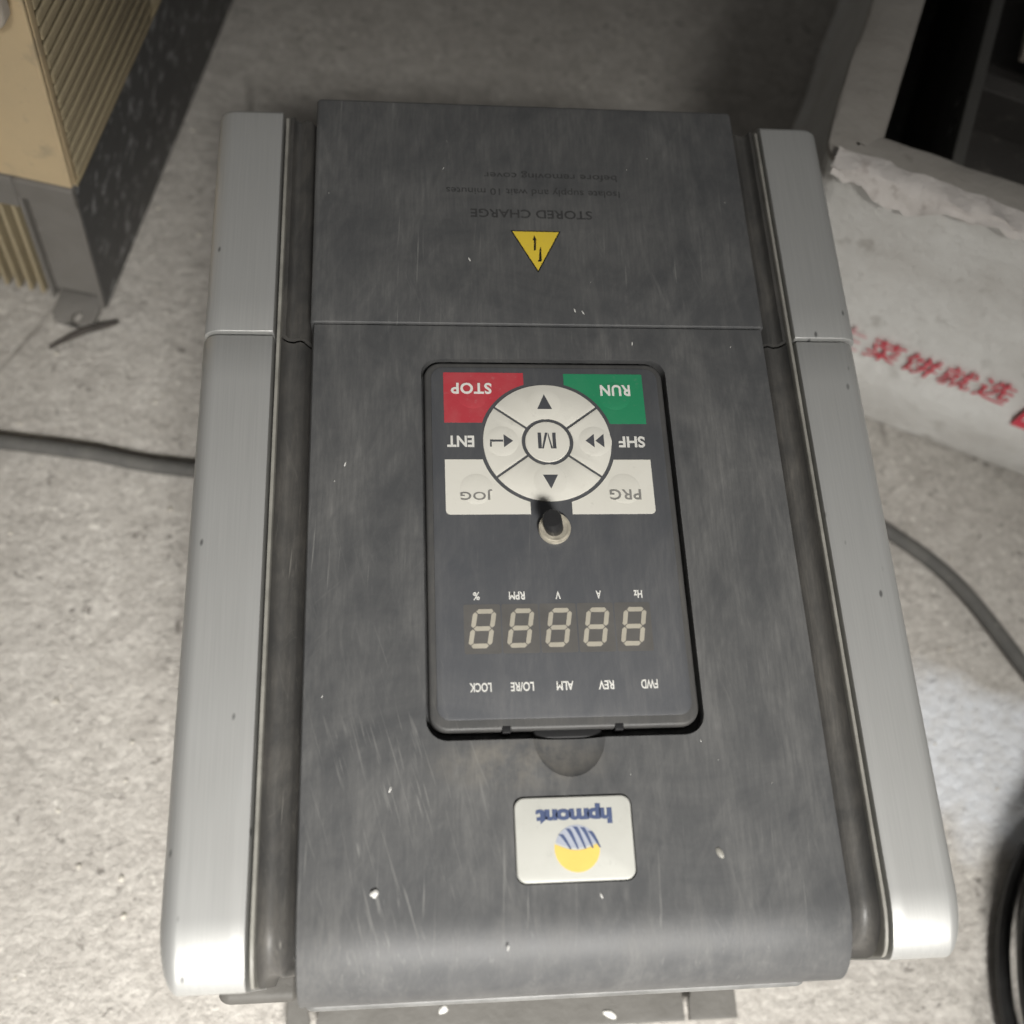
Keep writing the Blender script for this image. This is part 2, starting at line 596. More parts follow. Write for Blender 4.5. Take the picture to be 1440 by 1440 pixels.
def text_mesh(body, bold=0.0, extrude=0.0, spacing=1.0):
    cu = bpy.data.curves.new('t', 'FONT')
    cu.body = body
    cu.size = 1.0
    cu.offset = bold
    cu.extrude = extrude
    cu.space_character = spacing
    cu.resolution_u = 4
    cu.align_x = 'CENTER'
    o = bpy.data.objects.new('t', cu)
    COL.objects.link(o)
    bpy.context.view_layer.update()
    dg = bpy.context.evaluated_depsgraph_get()
    me = bpy.data.meshes.new_from_object(o.evaluated_get(dg))
    bpy.data.objects.remove(o)
    bpy.data.curves.remove(cu)
    me.materials.clear()
    return me


def fit_text(me, w, h, thick):
    """scales lettering to w by h metres, centred on the origin, thick metres deep"""
    xs = [v.co.x for v in me.vertices]
    ys = [v.co.y for v in me.vertices]
    zs = [v.co.z for v in me.vertices]
    cx, cy = (min(xs) + max(xs)) / 2, (min(ys) + max(ys)) / 2
    dz = max(zs) - min(zs)
    sx = w / (max(xs) - min(xs))
    sy = h / (max(ys) - min(ys))
    for v in me.vertices:
        v.co = ((v.co.x - cx) * sx, (v.co.y - cy) * sy, (v.co.z - min(zs)) / dz * thick if dz > 1e-9 else 0)
    return me


def letter(body, cx, cy, w, h, z, mat, parent, bold=0.0, spacing=1.0, name='lettering'):
    """printed word on a face that looks up; its top points at -Y as the drive lies head first"""
    me = fit_text(text_mesh(body, bold, 0.02, spacing), w, h, 0.00006)
    me.transform(Matrix.Translation((cx, cy, z)) @ Matrix.Rotation(math.pi, 4, 'Z'))
    return obj(name, me, mat, parent, smooth=False)


def boolean(me, cutters, op='DIFFERENCE'):
    o = bpy.data.objects.new('tmp', me)
    COL.objects.link(o)
    cs = []
    for c in cutters:
        co = bpy.data.objects.new('tmpc', c)
        COL.objects.link(co)
        cs.append(co)
        md = o.modifiers.new('b', 'BOOLEAN')
        md.operation = op
        md.solver = 'EXACT'
        md.object = co
    bpy.context.view_layer.update()
    dg = bpy.context.evaluated_depsgraph_get()
    res = bpy.data.meshes.new_from_object(o.evaluated_get(dg))
    for x in [o] + cs:
        bpy.data.objects.remove(x)
    res.materials.clear()
    return res


# ------------------------------------------------------------------ floor
def build_floor():
    n = 150
    lo, hi = (-0.75, -0.55), (0.85, 1.05)
    verts, faces = [], []
    for j in range(n + 1):
        for i in range(n + 1):
            x = lo[0] + (hi[0] - lo[0]) * i / n
            y = lo[1] + (hi[1] - lo[1]) * j / n
            z = noise.noise(Vector((x * 18, y * 18, 0))) * 0.0004 + noise.noise(Vector((x * 60, y * 60, 3))) * 0.0003 - 0.0007
            verts.append((x, y, z))
    for j in range(n):
        for i in range(n):
            a = j * (n + 1) + i
            faces.append((a, a + 1, a + n + 2, a + n + 1))
    # the slab goes on around the close-up
    b = len(verts)
    L = 6.0
    verts += [(-L, -L, -0.0012), (L, -L, -0.0012), (L, L, -0.0012), (-L, L, -0.0012)]
    faces.append((b, b + 1, b + 2, b + 3))
    o = obj('floor', mesh(verts, faces, False), 'floor')
    tag(o, 'pale speckled concrete floor', None, kind='structure')
    del o['label']


build_floor()

# ------------------------------------------------------------------ the drive
drive = thing('motor_drive', 'large dark grey motor drive with silver side bars and keypad lying face up', 'motor drive')
ZB = 0.200      # top of the silver bars
ZC = 0.2045     # top of the covers


def build_drive():
    d = drive
    # carcass, base plate, feet
    obj('carcass', rbox((-0.0985, -0.1405, 0.0125), (0.0985, 0.140, 0.186), (0.003, 0.003), (0.003, 0.003), (0, 0.002), 3), 'metal', d)
    plate = rbox((-0.0955, -0.1705, 0.0095), (0.0955, 0.165, 0.0125), (0.0006, 0.0006), (0.0006, 0.0006), (0, 0.0006), 2)
    cut = []
    for sx in (-0.0845, 0.0735):
        cut.append(prism([(sx + 0.0022 * math.cos(a), -0.1585 + 0.005 * math.sin(a)) for a in [i * math.pi / 8 for i in range(16)]], 0.0, 0.03))
        cut.append(box((sx - 0.0012, -0.1710 - 0.004, 0.0), (sx + 0.0012, -0.1595, 0.03)))
    obj('base_plate', boolean(plate, cut), 'metal', d)
    for y in (-0.125, 0.135):
        obj('foot', rbox((-0.085, y - 0.012, 0.0), (0.085, y + 0.012, 0.0095), (0.002, 0.002), (0.002, 0.002), (0, 0), 2), 'metal', d)
    obj('side_tab', rbox((-0.1040, -0.1518, 0.120), (-0.0800, -0.135, 0.143), (0.004, 0.002), (0.003, 0.001), (0.002, 0.003), 4), 'metal', d)
    # silver side bars, in two lengths that meet at the cover joint
    yj = 0.0512
    for s in (-1, 1):
        x0, x1 = (-0.1126, -0.0888) if s < 0 else (0.0888, 0.1118)
        rx = (0.0060, 0.0005) if s < 0 else (0.0005, 0.0060)
        near = rbox((x0, -0.1478, 0.118), (x1, yj - 0.0003, ZB), rx, (0.019, 0.0006), (0, 0.0085), 10, (3, 10, 0))
        obj('side_bar', near, 'silver', d)
        far = rbox((x0 + (0.0008 if s < 0 else 0.0), yj + 0.0003, 0.118), (x1, 0.1466, ZB + 0.0002), rx, (0.0007, 0.0034), (0, 0.0042), 8, (3, 6, 0))
        obj('side_bar', far, 'silver', d)
        # thin lip inside the bar
        lx0, lx1 = (-0.0884, -0.0864) if s < 0 else (0.0864, 0.0884)
        obj('lip', rbox((lx0, -0.1470, 0.14), (lx1, 0.1450, ZB - 0.0003), (0.0006, 0.0006), (0.017, 0.003), (0, 0.0010 + 0.007), 6, (0, 8, 0)), 'lip', d)
        # dished channel between bar and cover: a swept section with a near end that turns down
        sec = [(0.0866, -0.0020), (0.0858, -0.0040), (0.0846, -0.0052), (0.0830, -0.0057), (0.0815, -0.0050), (0.0806, -0.0046),
               (0.0796, -0.0052), (0.0786, -0.0072), (0.0774, -0.0092), (0.0755, -0.0100)]
        for (ya, yb, endr) in ((-0.1492, yj - 0.0003, 0.018), (yj + 0.0003, 0.1440, 0.0)):
            path = []
            if endr:
                path.append((ya, -0.065, 1.0))
                for i in range(11):
                    a = math.pi / 2 * i / 10
                    path.append((ya + endr * (1 - math.sin(a)), -endr * (1 - math.sin(math.pi / 2 - a)) if False else -endr * (1 - math.cos(math.pi / 2 - a)), 1.0))
                path = [path[0]] + path[1:]
            # path points run up the near wall, round the fillet and back along the top
            pts = []
            if endr:
                pts.append((ya, -0.065, 0, 1))
                for i in range(11):
                    a = math.pi / 2 * i / 10
                    pts.append((ya + endr * (1 - math.cos(a)), -endr * (1 - math.sin(a)), a, 1))
            else:
                pts.append((ya, 0, math.pi / 2, 1))
            for i in range(1, 9):
                pts.append((pts[-1][0] if False else (ya + endr) + (yb - ya - endr) * i / 8, 0, math.pi / 2, 1))
            verts, faces = [], []
            m = len(sec)
            for (y, z, a, _) in pts:
                ny, nz = -math.cos(a), math.sin(a)
                for (x, h) in sec:
                    verts.append((s * x, y + ny * h, ZB + z + nz * h))
            for i in range(len(pts) - 1):
                for k in range(m - 1):
                    faces.append((i * m + k, i * m + k + 1, (i + 1) * m + k + 1, (i + 1) * m + k))
            me = mesh(verts, faces)
            bm = bmesh.new()
            bm.from_mesh(me)
            # close the back so the channel is a solid strip
            bmesh.ops.solidify(bm, geom=bm.faces[:], thickness=0.0015)
            bmesh.ops.recalc_face_normals(bm, faces=bm.faces)
            bm.to_mesh(me)
            bm.free()
            obj('channel', me, 'channel', d, angle=50)
    # near cover, with the keypad bay, finger scoop and logo seat cut out of it
    cover = rbox((-0.0768, -0.1523, 0.150), (0.0768, 0.0528, ZC), (0.0016, 0.0016), (0.021, 0.0007), (0, 0.017), 10, (6, 10, 0))
    bay = prism(rrect(-0.0408, -0.0850, 0.0402, 0.0400, 0.0062, 8), ZC - 0.0068, ZC + 0.02)
    sc = bmesh.new()
    bmesh.ops.create_uvsphere(sc, u_segments=40, v_segments=24, radius=1.0)
    bmesh.ops.transform(sc, matrix=Matrix.Translation((0.0, -0.0840, ZC + 0.0034)) @ Matrix.Diagonal((0.0128, 0.0146, 0.0060, 1)), verts=sc.verts)
    scoop = bpy.data.meshes.new('m')
    sc.to_mesh(scoop)
    sc.free()
    seat = prism(rrect(-0.0172, -0.1244, 0.0164, -0.1010, 0.0030, 6), ZC - 0.0010, ZC + 0.01)
    cv = boolean(cover, [bay, scoop, seat])
    obj('cover', cv, 'casing', d, angle=28)
    # turned-out rim along the near foot of the cover; its highlight is put into a paler colour
    obj('cover_rim', rbox((-0.0764, -0.1545, 0.1500), (0.0764, -0.1470, 0.1565), (0.003, 0.003), (0.0014, 0.001), (0.001, 0.0022), 5), 'rimline', d)
    # far cover over the terminals, held a hair higher at its edge
    far = rbox((-0.0767, 0.0529, 0.150), (0.0767, 0.1478, ZC + 0.0001), (0.0016, 0.0016), (0.0007, 0.0016), (0, 0.0012), 5, (6, 4, 0))
    obj('terminal_cover', far, 'casing', d)
    # small plug of torn plastic by the finger hole: moulded dimple on the near cover
    dim = bmesh.new()
    bmesh.ops.create_uvsphere(dim, u_segments=14, v_segments=8, radius=1.0)
    bmesh.ops.transform(dim, matrix=Matrix.Translation((0.0402, -0.1180, ZC)) @ Matrix.Rotation(0.5, 4, 'Z') @ Matrix.Diagonal((0.0009, 0.0017, 0.0005, 1)), verts=dim.verts)
    dm = bpy.data.meshes.new('m')
    dim.to_mesh(dm)
    dim.free()
    obj('scuffed_nib', dm, 'lip', d)


build_drive()


def arc(cx, cy, r, a0, a1, n):
    return [(cx + r * math.cos(math.radians(a0 + (a1 - a0) * i / n)), cy + r * math.sin(math.radians(a0 + (a1 - a0) * i / n))) for i in range(n + 1)]


def build_keypad():
    d = drive
    ZK = ZC - 0.0010       # keypad rim
    ZP = ZK + 0.0001
    kp = obj('keypad', prism(rrect(-0.0398, -0.0822, 0.0392, 0.0389, 0.0055, 8), ZC - 0.0066, ZK, 0.0011, 4), 'bezel', d)
    mem = obj('membrane', prism(rrect(-0.0376, -0.0790, 0.0372, 0.0368, 0.0040, 8), ZK - 0.0002, ZP + 0.0002, 0.0002, 2), 'membrane', kp)
    zt = ZP + 0.0002
    # latch at the keypad's head, with two notches beside it
    obj('latch', rbox((-0.0100, -0.0848, ZC - 0.0060), (0.0103, -0.0818, ZC - 0.0026), (0.001, 0.001), (0.0008, 0.0005), (0.0005, 0.0010), 4), 'gap', kp)
    for x in (-0.0178, 0.0150):
        obj('notch', rbox((x - 0.0013, -0.0830, ZC - 0.0058), (x + 0.0013, -0.0809, ZK + 0.0001), (0.0003, 0.0003), (0.0003, 0.0003), (0, 0.0003), 2), 'gap', kp)
    # ---- keys
    cx, cy, R0 = -0.0007, 0.0096, 0.0207
    RG = R0 + 0.0012
    tk = 0.00035

    def corner_key(name, x0, y0, x1, y1, mat, sx, sy, r):
        """rectangle minus the round pad"""
        pts = []
        # outline by sampling: walk rectangle, replace the part inside the circle with the arc
        ax = x1 if sx < 0 else x0       # side that meets the pad
        ay = y0 if sy > 0 else y1
        ox = x0 if sx < 0 else x1
        oy = y1 if sy > 0 else y0
        # crossing of the pad circle with the inner vertical and inner horizontal side
        hx = math.sqrt(max(RG * RG - (ay - cy) ** 2, 0))
        px = cx - hx if sx < 0 else cx + hx
        vy = math.sqrt(max(RG * RG - (ax - cx) ** 2, 0))
        py = cy + vy if sy > 0 else cy - vy
        a0 = math.atan2(ay - cy, px - cx)
        a1 = math.atan2(py - cy, ax - cx)
        if a0 - a1 > math.pi:
            a0 -= 2 * math.pi
        if a1 - a0 > math.pi:
            a1 -= 2 * math.pi
        arcp = [(cx + RG * math.cos(a0 + (a1 - a0) * i / 12), cy + RG * math.sin(a0 + (a1 - a0) * i / 12)) for i in range(13)]
        oc = []
        for i in range(5):                       # outer rounded corner
            a = math.pi / 2 * i / 4
            oc.append((ox - math.copysign(r, ox - ax) * (1 - math.sin(a)), oy - math.copysign(r, oy - ay) * (1 - math.cos(a))))
        # the outer corner is walked from the horizontal outer side to the vertical outer side
        pts = [(ox, ay)] + arcp + [(ax, oy)] + oc
        o = obj(name, prism(pts, zt - 0.0001, zt + 0.00012, 0.0), mat, kp)
        return o
    corner_key('stop_key', -0.0336, 0.0165, -0.0074, 0.0348, 'red', -1, 1, 0.0004)
    corner_key('run_key', 0.0059, 0.0162, 0.0322, 0.0346, 'green', 1, 1, 0.0004)
    corner_key('jog_key', -0.0337, -0.0154, -0.0073, 0.0034, 'cream', -1, -1, 0.0014)
    corner_key('program_key', 0.0058, -0.0155, 0.0323, 0.0033, 'cream', 1, -1, 0.0014)
    # four ring keys and the round middle key, slightly domed
    RI = 0.0083
    g = 0.00040
    for k in range(4):
        a0, a1 = 45 + 90 * k - 10 * (1 if k % 2 == 0 else -1), 135 + 90 * k + 10 * (1 if k % 2 == 0 else -1)
        if k % 2 == 0:
            a0, a1 = 45 + 90 * k - 8.5, 135 + 90 * k + 8.5
        else:
            a0, a1 = 45 + 90 * k + 8.5, 135 + 90 * k - 8.5
        go, gi = math.degrees(g / R0), math.degrees(g / RI)
        pts = arc(cx, cy, R0, a0 + go, a1 - go, 24) + arc(cx, cy, RI, a1 - gi, a0 + gi, 14)
        obj('ring_key', prism(pts, zt - 0.0001, zt + tk, 0.0002, 2), 'cream', kp)
    obj('menu_key', disc_ring(cx, cy, [(0.0072, zt - 0.0001), (0.0072, zt + 0.0002), (0.0070, zt + 0.0004), (0.0050, zt + 0.00055), (0.002, zt + 0.0006)], 40), 'cream', kp)
    # raised domes under the corner key print
    for (x, y, m) in ((-0.0240, -0.0068, 'cream'), (0.0229, -0.0068, 'cream'), (-0.0243, 0.0268, 'red'), (0.0225, 0.0264, 'green')):
        obj('key_dome', disc_ring(x, y, [(0.0056, zt + 0.00005), (0.0050, zt + 0.00016), (0.0042, zt + 0.00026), (0.0025, zt + 0.00032), (0.0006, zt + 0.00034)], 32), m, kp, angle=60)
    for (x, y) in ((-0.0010, 0.0232), (-0.0006, -0.0040), (0.0146, 0.0097), (-0.0153, 0.0097)):
        obj('key_dome', disc_ring(x, y, [(0.0056, zt + 0.00030), (0.0049, zt + 0.00043), (0.0040, zt + 0.00056), (0.0025, zt + 0.00063), (0.0006, zt + 0.00065)], 32), 'cream', kp, angle=60)
    # ---- print
    zk = zt + 0.00036
    for args in (('STOP', -0.0246, 0.0288, 0.0132, 0.0041, 'white_ink', 0.03), ('RUN', 0.0228, 0.0284, 0.0100, 0.0041, 'white_ink', 0.03),
                 ('JOG', -0.0241, -0.0089, 0.0100, 0.0036, 'grey_ink', 0.015), ('PRG', 0.0231, -0.0090, 0.0100, 0.0036, 'grey_ink', 0.015)):
        letter(args[0], args[1], args[2], args[3], args[4], zk, args[5], kp, args[6], 1.08)
    letter('ENT', -0.0285, 0.0098, 0.0086, 0.0040, zt + 0.00002, 'white_ink', kp, 0.03)
    letter('SHF', 0.0268, 0.0097, 0.0086, 0.0040, zt + 0.00002, 'white_ink', kp, 0.03)
    mx, my, hw, hh, st = -0.0009, 0.0098, 0.0029, 0.0028, 0.0011
    mz = zt + 0.00066
    em = [prism([(mx - hw, my - hh), (mx - hw + st, my - hh), (mx - hw + st, my + hh), (mx - hw, my + hh)], mz, mz + 0.00005),
          prism([(mx + hw - st, my - hh), (mx + hw, my - hh), (mx + hw, my + hh), (mx + hw - st, my + hh)], mz, mz + 0.00005),
          prism([(mx - hw + st + 0.00005, my - hh), (mx - hw + st + 0.0006, my - hh), (mx + 0.0003, my + hh), (mx - 0.0005, my + hh)], mz, mz + 0.00005),
          prism([(mx + hw - st - 0.0006, my - hh), (mx + hw - st - 0.00005, my - hh), (mx + 0.0005, my + hh), (mx + 0.00032, my + hh - 0.0008)], mz, mz + 0.00006)]
    obj('lettering', merge(em), 'dark_ink', kp, smooth=False)
    zr = zt + 0.00064
    arrows = [[(-0.0010, 0.0266), (-0.0034, 0.0212), (0.0014, 0.0212)],
              [(-0.0005, -0.0070), (-0.0029, -0.0022), (0.0019, -0.0022)],
              [(0.0116, 0.0098), (0.0144, 0.0074), (0.0144, 0.0122)],
              [(0.0148, 0.0098), (0.0176, 0.0074), (0.0176, 0.0122)]]
    for a in arrows:
        obj('arrow_print', prism(a, zr, zr + 0.00006), 'dark_ink', kp, smooth=False)
    ent = merge([prism([(-0.0118, 0.0097), (-0.0148, 0.0120), (-0.0148, 0.0074)], zr, zr + 0.00006),
                 box((-0.0192, 0.0094, zr), (-0.0150, 0.0101, zr + 0.00006)), box((-0.0192, 0.0076, zr), (-0.0187, 0.0093, zr + 0.00006))])
    obj('arrow_print', ent, 'dark_ink', kp, smooth=False)
    # ---- bare potentiometer spindle
    px, py = -0.0004, -0.0207
    nut = disc_ring(px, py, [(0.0048, zt), (0.0049, zt + 0.0008), (0.0048, zt + 0.0020), (0.0045, zt + 0.0024), (0.0040, zt + 0.0024), (0.0038, zt + 0.0016), (0.0034, zt + 0.0010)], 36)
    obj('spindle_nut', nut, 'brass', kp)
    thr = []
    for i in range(5):
        z = zt + 0.0006 + i * 0.0004
        thr.append((0.0049 + (0.00016 if i % 2 else 0.0), z))
    obj('spindle_thread', disc_ring(px, py, thr, 36), 'brass', kp)
    sp = disc_ring(0, 0, [(0.0029, 0.0), (0.0029, 0.0102), (0.0027, 0.0106), (0.0004, 0.0106)], 28)
    sp.transform(Matrix.Translation((px, py, zt + 0.0006)) @ Matrix.Rotation(-0.20, 4, 'Y') @ Matrix.Rotation(0.05, 4, 'X'))
    obj('spindle', sp, 'shaft', kp)
    # ---- display
    xs = [-0.0237, -0.0123, -0.0009, 0.0105, 0.0219]
    zd = zt + 0.00003
    for x in xs:
        obj('digit_window', prism(rrect(x - 0.0055, -0.0597, x + 0.0055, -0.0445, 0.0006, 3), zt - 0.0001, zd), 'window', kp, smooth=False)
        H, W, T = 0.0060, 0.0033, 0.00140
        sh = 0.17
        y0 = -0.0520
        segs = []

        def seg(ax, ay, bx, by):
            a, b = Vector((ax, ay)), Vector((bx, by))
            t = (b - a).normalized()
            n_ = Vector((-t.y, t.x)) * (T / 2)
            a2, b2 = a + t * 0.00022, b - t * 0.00022
            pts = [a2, a2 + t * T * 0.45 + n_, b2 - t * T * 0.45 + n_, b2, b2 - t * T * 0.45 - n_, a2 + t * T * 0.45 - n_]
            pts = [(x + p.x + (p.y) * sh, y0 + p.y) for p in pts]
            return prism(pts, zd, zd + 0.00008)
        h = H - T / 2
        w = W - T / 2 + 0.0002
        for s_ in ((-w, h, w, h), (-w, 0, w, 0), (-w, -h, w, -h), (-w, 0, -w, h), (w, 0, w, h), (-w, -h, -w, 0), (w, -h, w, 0)):
            segs.append(seg(*s_))
        obj('digit', merge(segs), 'segment', kp, smooth=False)
    for t, x, w in (('%', -0.0252, 0.0020), ('RPM', -0.0130, 0.0048), ('V', -0.0005, 0.0016), ('A', 0.0119, 0.0016), ('Hz', 0.0241, 0.0026)):
        letter(t, x, -0.0419, w, 0.0025, zd + 0.00002, 'white_ink', kp, 0.022)
    for t, x, w in (('LOCK', -0.0249, 0.0064), ('LO/RE', -0.0127, 0.0068), ('ALM', -0.0001, 0.0050), ('REV', 0.0121, 0.0046), ('FWD', 0.0250, 0.0050)):
        letter(t, x, -0.0697, w, 0.0027, zd + 0.00002, 'white_ink', kp, 0.022)


build_keypad()


def build_marks():
    d = drive
    # logo plate
    z1 = ZC + 0.0006
    lp = obj('logo_plate', prism(rrect(-0.0168, -0.1240, 0.0160, -0.1014, 0.0028, 6), ZC - 0.0010, z1, 0.0005, 3), 'plate', d)
    zi = z1 + 0.00002
    letter('hpmont', -0.0002, -0.1063, 0.0214, 0.0055, zi, 'blue_ink', lp, 0.055, 0.90)
    cx, cy, r = 0.0001, -0.1154, 0.0063
    # golden part of the disc: everything on the near side of a shallow bowl line
    low = arc(cx, cy, r, 168, 372, 40)
    bowl = []
    a, b = Vector(low[-1]), Vector(low[0])
    for i in range(1, 16):
        t = i / 16
        p = a.lerp(b, t)
        bowl.append((p.x, p.y - 0.0018 * math.sin(math.pi * t)))
    obj('sun_print', prism(low + bowl, zi, zi + 0.00006), 'gold_ink', lp, smooth=False)
    # pale cap of the disc with slanted blue stripes
    top = arc(cx, cy + 0.0002, r * 0.96, 14, 166, 30)
    cap = []
    a, b = Vector(top[-1]), Vector(top[0])
    for i in range(1, 16):
        t = i / 16
        p = a.lerp(b, t)
        cap.append((p.x, p.y - 0.0016 * math.sin(math.pi * t)))
    obj('cap_print', prism(top + cap, zi, zi + 0.00005), 'lilac_ink', lp, smooth=False)
    for k in range(5):
        # curved tapering stripes leaning the way the photo shows
        x_top = cx - 0.0044 + k * 0.00205
        x_bot = x_top + 0.0026
        L_, R_ = [], []
        for i in range(9):
            t = i / 8
            x = x_top + (x_bot - x_top) * t ** 0.8
            ylim_t = cy + math.sqrt(max((r * 0.95) ** 2 - (x_top - cx) ** 2, 0)) - 0.0002
            ylim_b = cy + 0.0002 - 0.0004 * math.cos((x_bot - cx) / r)
            y = ylim_t + (ylim_b - ylim_t) * t
            wd = 0.00055 * (1 - 0.75 * t) + 0.0001
            L_.append((x - wd, y))
            R_.append((x + wd, y))
        ok = all((p[0] - cx) ** 2 + (p[1] - cy) ** 2 < (r * 0.99) ** 2 for p in L_ + R_)
        if ok or True:
            obj('stripe_print', prism(L_ + R_[::-1], zi + 0.00006, zi + 0.0001), 'blue_ink', lp, smooth=False)
    # warning triangle
    zf = ZC + 0.0001 + 0.00003
    tri = [(-0.0090, 0.0912), (-0.0002, 0.0738), (0.0086, 0.0912)]
    ws = obj('warning_sticker', prism(tri, zf, zf + 0.00008), 'black', d, smooth=False)
    obj('sticker_face', prism(inset(tri, 0.0004), zf + 0.00006, zf + 0.00012), 'warn', ws, smooth=False)
    zb = zf + 0.00014
    bolt = [prism([(-0.0008, 0.0892), (-0.0015, 0.0872), (-0.0010, 0.0872), (-0.0013, 0.0828), (-0.0005, 0.0832), (-0.0003, 0.0872), (0.0000, 0.0872)], zb, zb + 0.00005),
            prism([(0.0013, 0.0846), (0.0007, 0.0832), (0.0003, 0.0788), (-0.0002, 0.0788), (0.0001, 0.0782), (0.0011, 0.0784), (0.0013, 0.0788)], zb, zb + 0.00005)]
    obj('bolt_print', merge(bolt), 'black', ws, smooth=False)
    letter('STORED CHARGE', -0.0012, 0.0984, 0.0430, 0.0036, zf, 'faded_ink', d, 0.012)
    letter('Isolate supply and wait 10 minutes', 0.0000, 0.1082, 0.0620, 0.0038, zf, 'faded_ink', d)
    letter('before removing cover', 0.0065, 0.1153, 0.0480, 0.0038, zf, 'faded_ink', d)


build_marks()


# ------------------------------------------------------------------ flakes and crumbs
def flake(sx, sy, sz, seed):
    rnd = random.Random(seed)
    bm = bmesh.new()
    bmesh.ops.create_icosphere(bm, subdivisions=2, radius=1.0)
    for v in bm.verts:
        k = 0.75 + 0.5 * rnd.random()
        v.co = Vector((v.co.x * sx * k, v.co.y * sy * k, max(v.co.z, -0.5) * sz * (0.8 + 0.4 * rnd.random())))
    me = bpy.data.meshes.new('m')
    bm.to_mesh(me)
    bm.free()
    lo = min(v.co.z for v in me.vertices)
    for v in me.vertices:
        v.co.z -= lo
    return me


for i, (x, y, z, sx, sy, label) in enumerate((
        (-0.0551, -0.1250, ZC, 0.0011, 0.0010, 'white flake on the dark cover near its silver left bar'),
        (-0.0305, -0.1610, 0.0125, 0.0020, 0.0013, 'white chip on the mounting plate below the cover, nearer the left'),
        (0.0400, -0.1665, 0.0125, 0.0013, 0.0028, 'slim white chip on the mounting plate below the logo'))):
    o = obj('paint_flake', flake(sx, sy, 0.0008, 30 + i), 'chip')
    o.location = (x, y, z - 0.00005)
    o.rotation_euler = (0, 0, 0.6 * i)
    tag(o, label, 'flake', 'white flakes on the drive')


def specks():
    rnd = random.Random(5)
    ms = []
    spots = [(-0.0647, 0.0014), (-0.0237, 0.0788), (0.0114, 0.0588), (0.0142, 0.0580), (0.006, -0.128), (-0.02, -0.14), (0.03, 0.046), (-0.051, -0.098)]
    spots += [(rnd.uniform(-0.072, 0.072), rnd.uniform(-0.13, 0.14)) for _ in range(18)]
    for i, (x, y) in enumerate(spots):
        if -0.042 < x < 0.041 and -0.086 < y < 0.041:
            continue
        if abs(x) < 0.0185 and -0.126 < y < -0.099:
            continue
        z = ZC + (0.0001 if y > 0.0529 else 0.0)
        if 0.0515 < y < 0.055:
            continue
        k = 1.0 if i < 8 else rnd.uniform(0.25, 0.6)
        me = flake(0.00022 * k, 0.0008 * k, 0.00015, i)
        me.transform(Matrix.Translation((x, y, z - 0.00003)) @ Matrix.Rotation(rnd.uniform(-0.5, 0.5), 4, 'Z'))
        ms.append(me)
    o = obj('dust_specks', merge(ms), 'chip')
    tag(o, 'tiny white specks scattered over the dark covers', 'specks', kind='stuff')


specks()


# ------------------------------------------------------------------ cables on the floor
zc = 0.0037
path = spline([(-0.52, 0.128, zc), (-0.36, 0.1235, zc), (-0.248, 0.1089, zc), (-0.2025, 0.1022, zc), (-0.1527, 0.093, zc), (0.0, 0.080, zc),
               (0.12, 0.083, zc), (0.175, 0.077, zc), (0.2123, 0.0542, zc), (0.2417, 0.026, zc), (0.2688, -0.0202, zc), (0.30, -0.075, zc), (0.36, -0.12, zc), (0.46, -0.15, zc)], 14)
tag(obj('floor_cable', tube(path, 0.0040, 12), 'cable'), 'dusty grey cable crossing the floor and passing under the drive', 'cable')


def coil():
    rnd = random.Random(3)
    pts = []
    turns = 8
    n = 64
    for i in range(turns * n + 1):
        t = i / n
        a = 2 * math.pi * t + 2.4
        w = noise.noise(Vector((t * 0.7, 1.3, 0)))
        r = 0.080 + 0.016 * math.sin(t * 2.1 + 0.8) + 0.008 * w
        z = 0.0045 + 0.0045 * t + 0.0018 * math.sin(t * 3.7)
        pts.append((r * math.cos(a), 1.12 * r * math.sin(a), z))
    t = thing('cable_coil', 'coil of glossy black cable on the floor at the right edge', 'cable coil', (0.318, -0.177, 0))
    obj('cable_loops', tube(pts, 0.0034, 10), 'black_cable', t)
    # plug lying over the loops
    obj('plug', rbox((-0.058, 0.060, 0.030), (-0.012, 0.082, 0.048), (0.007, 0.004), (0.006, 0.006), (0.005, 0.006), 5), 'black_cable', t)
    obj('tie', tube([(-0.083 + 0.024 * math.cos(a), -0.035, 0.033 + 0.034 * math.sin(a)) for a in [2 * math.pi * i / 24 for i in range(24)]], 0.0018, 8, True), 'black_cable', t)


coil()


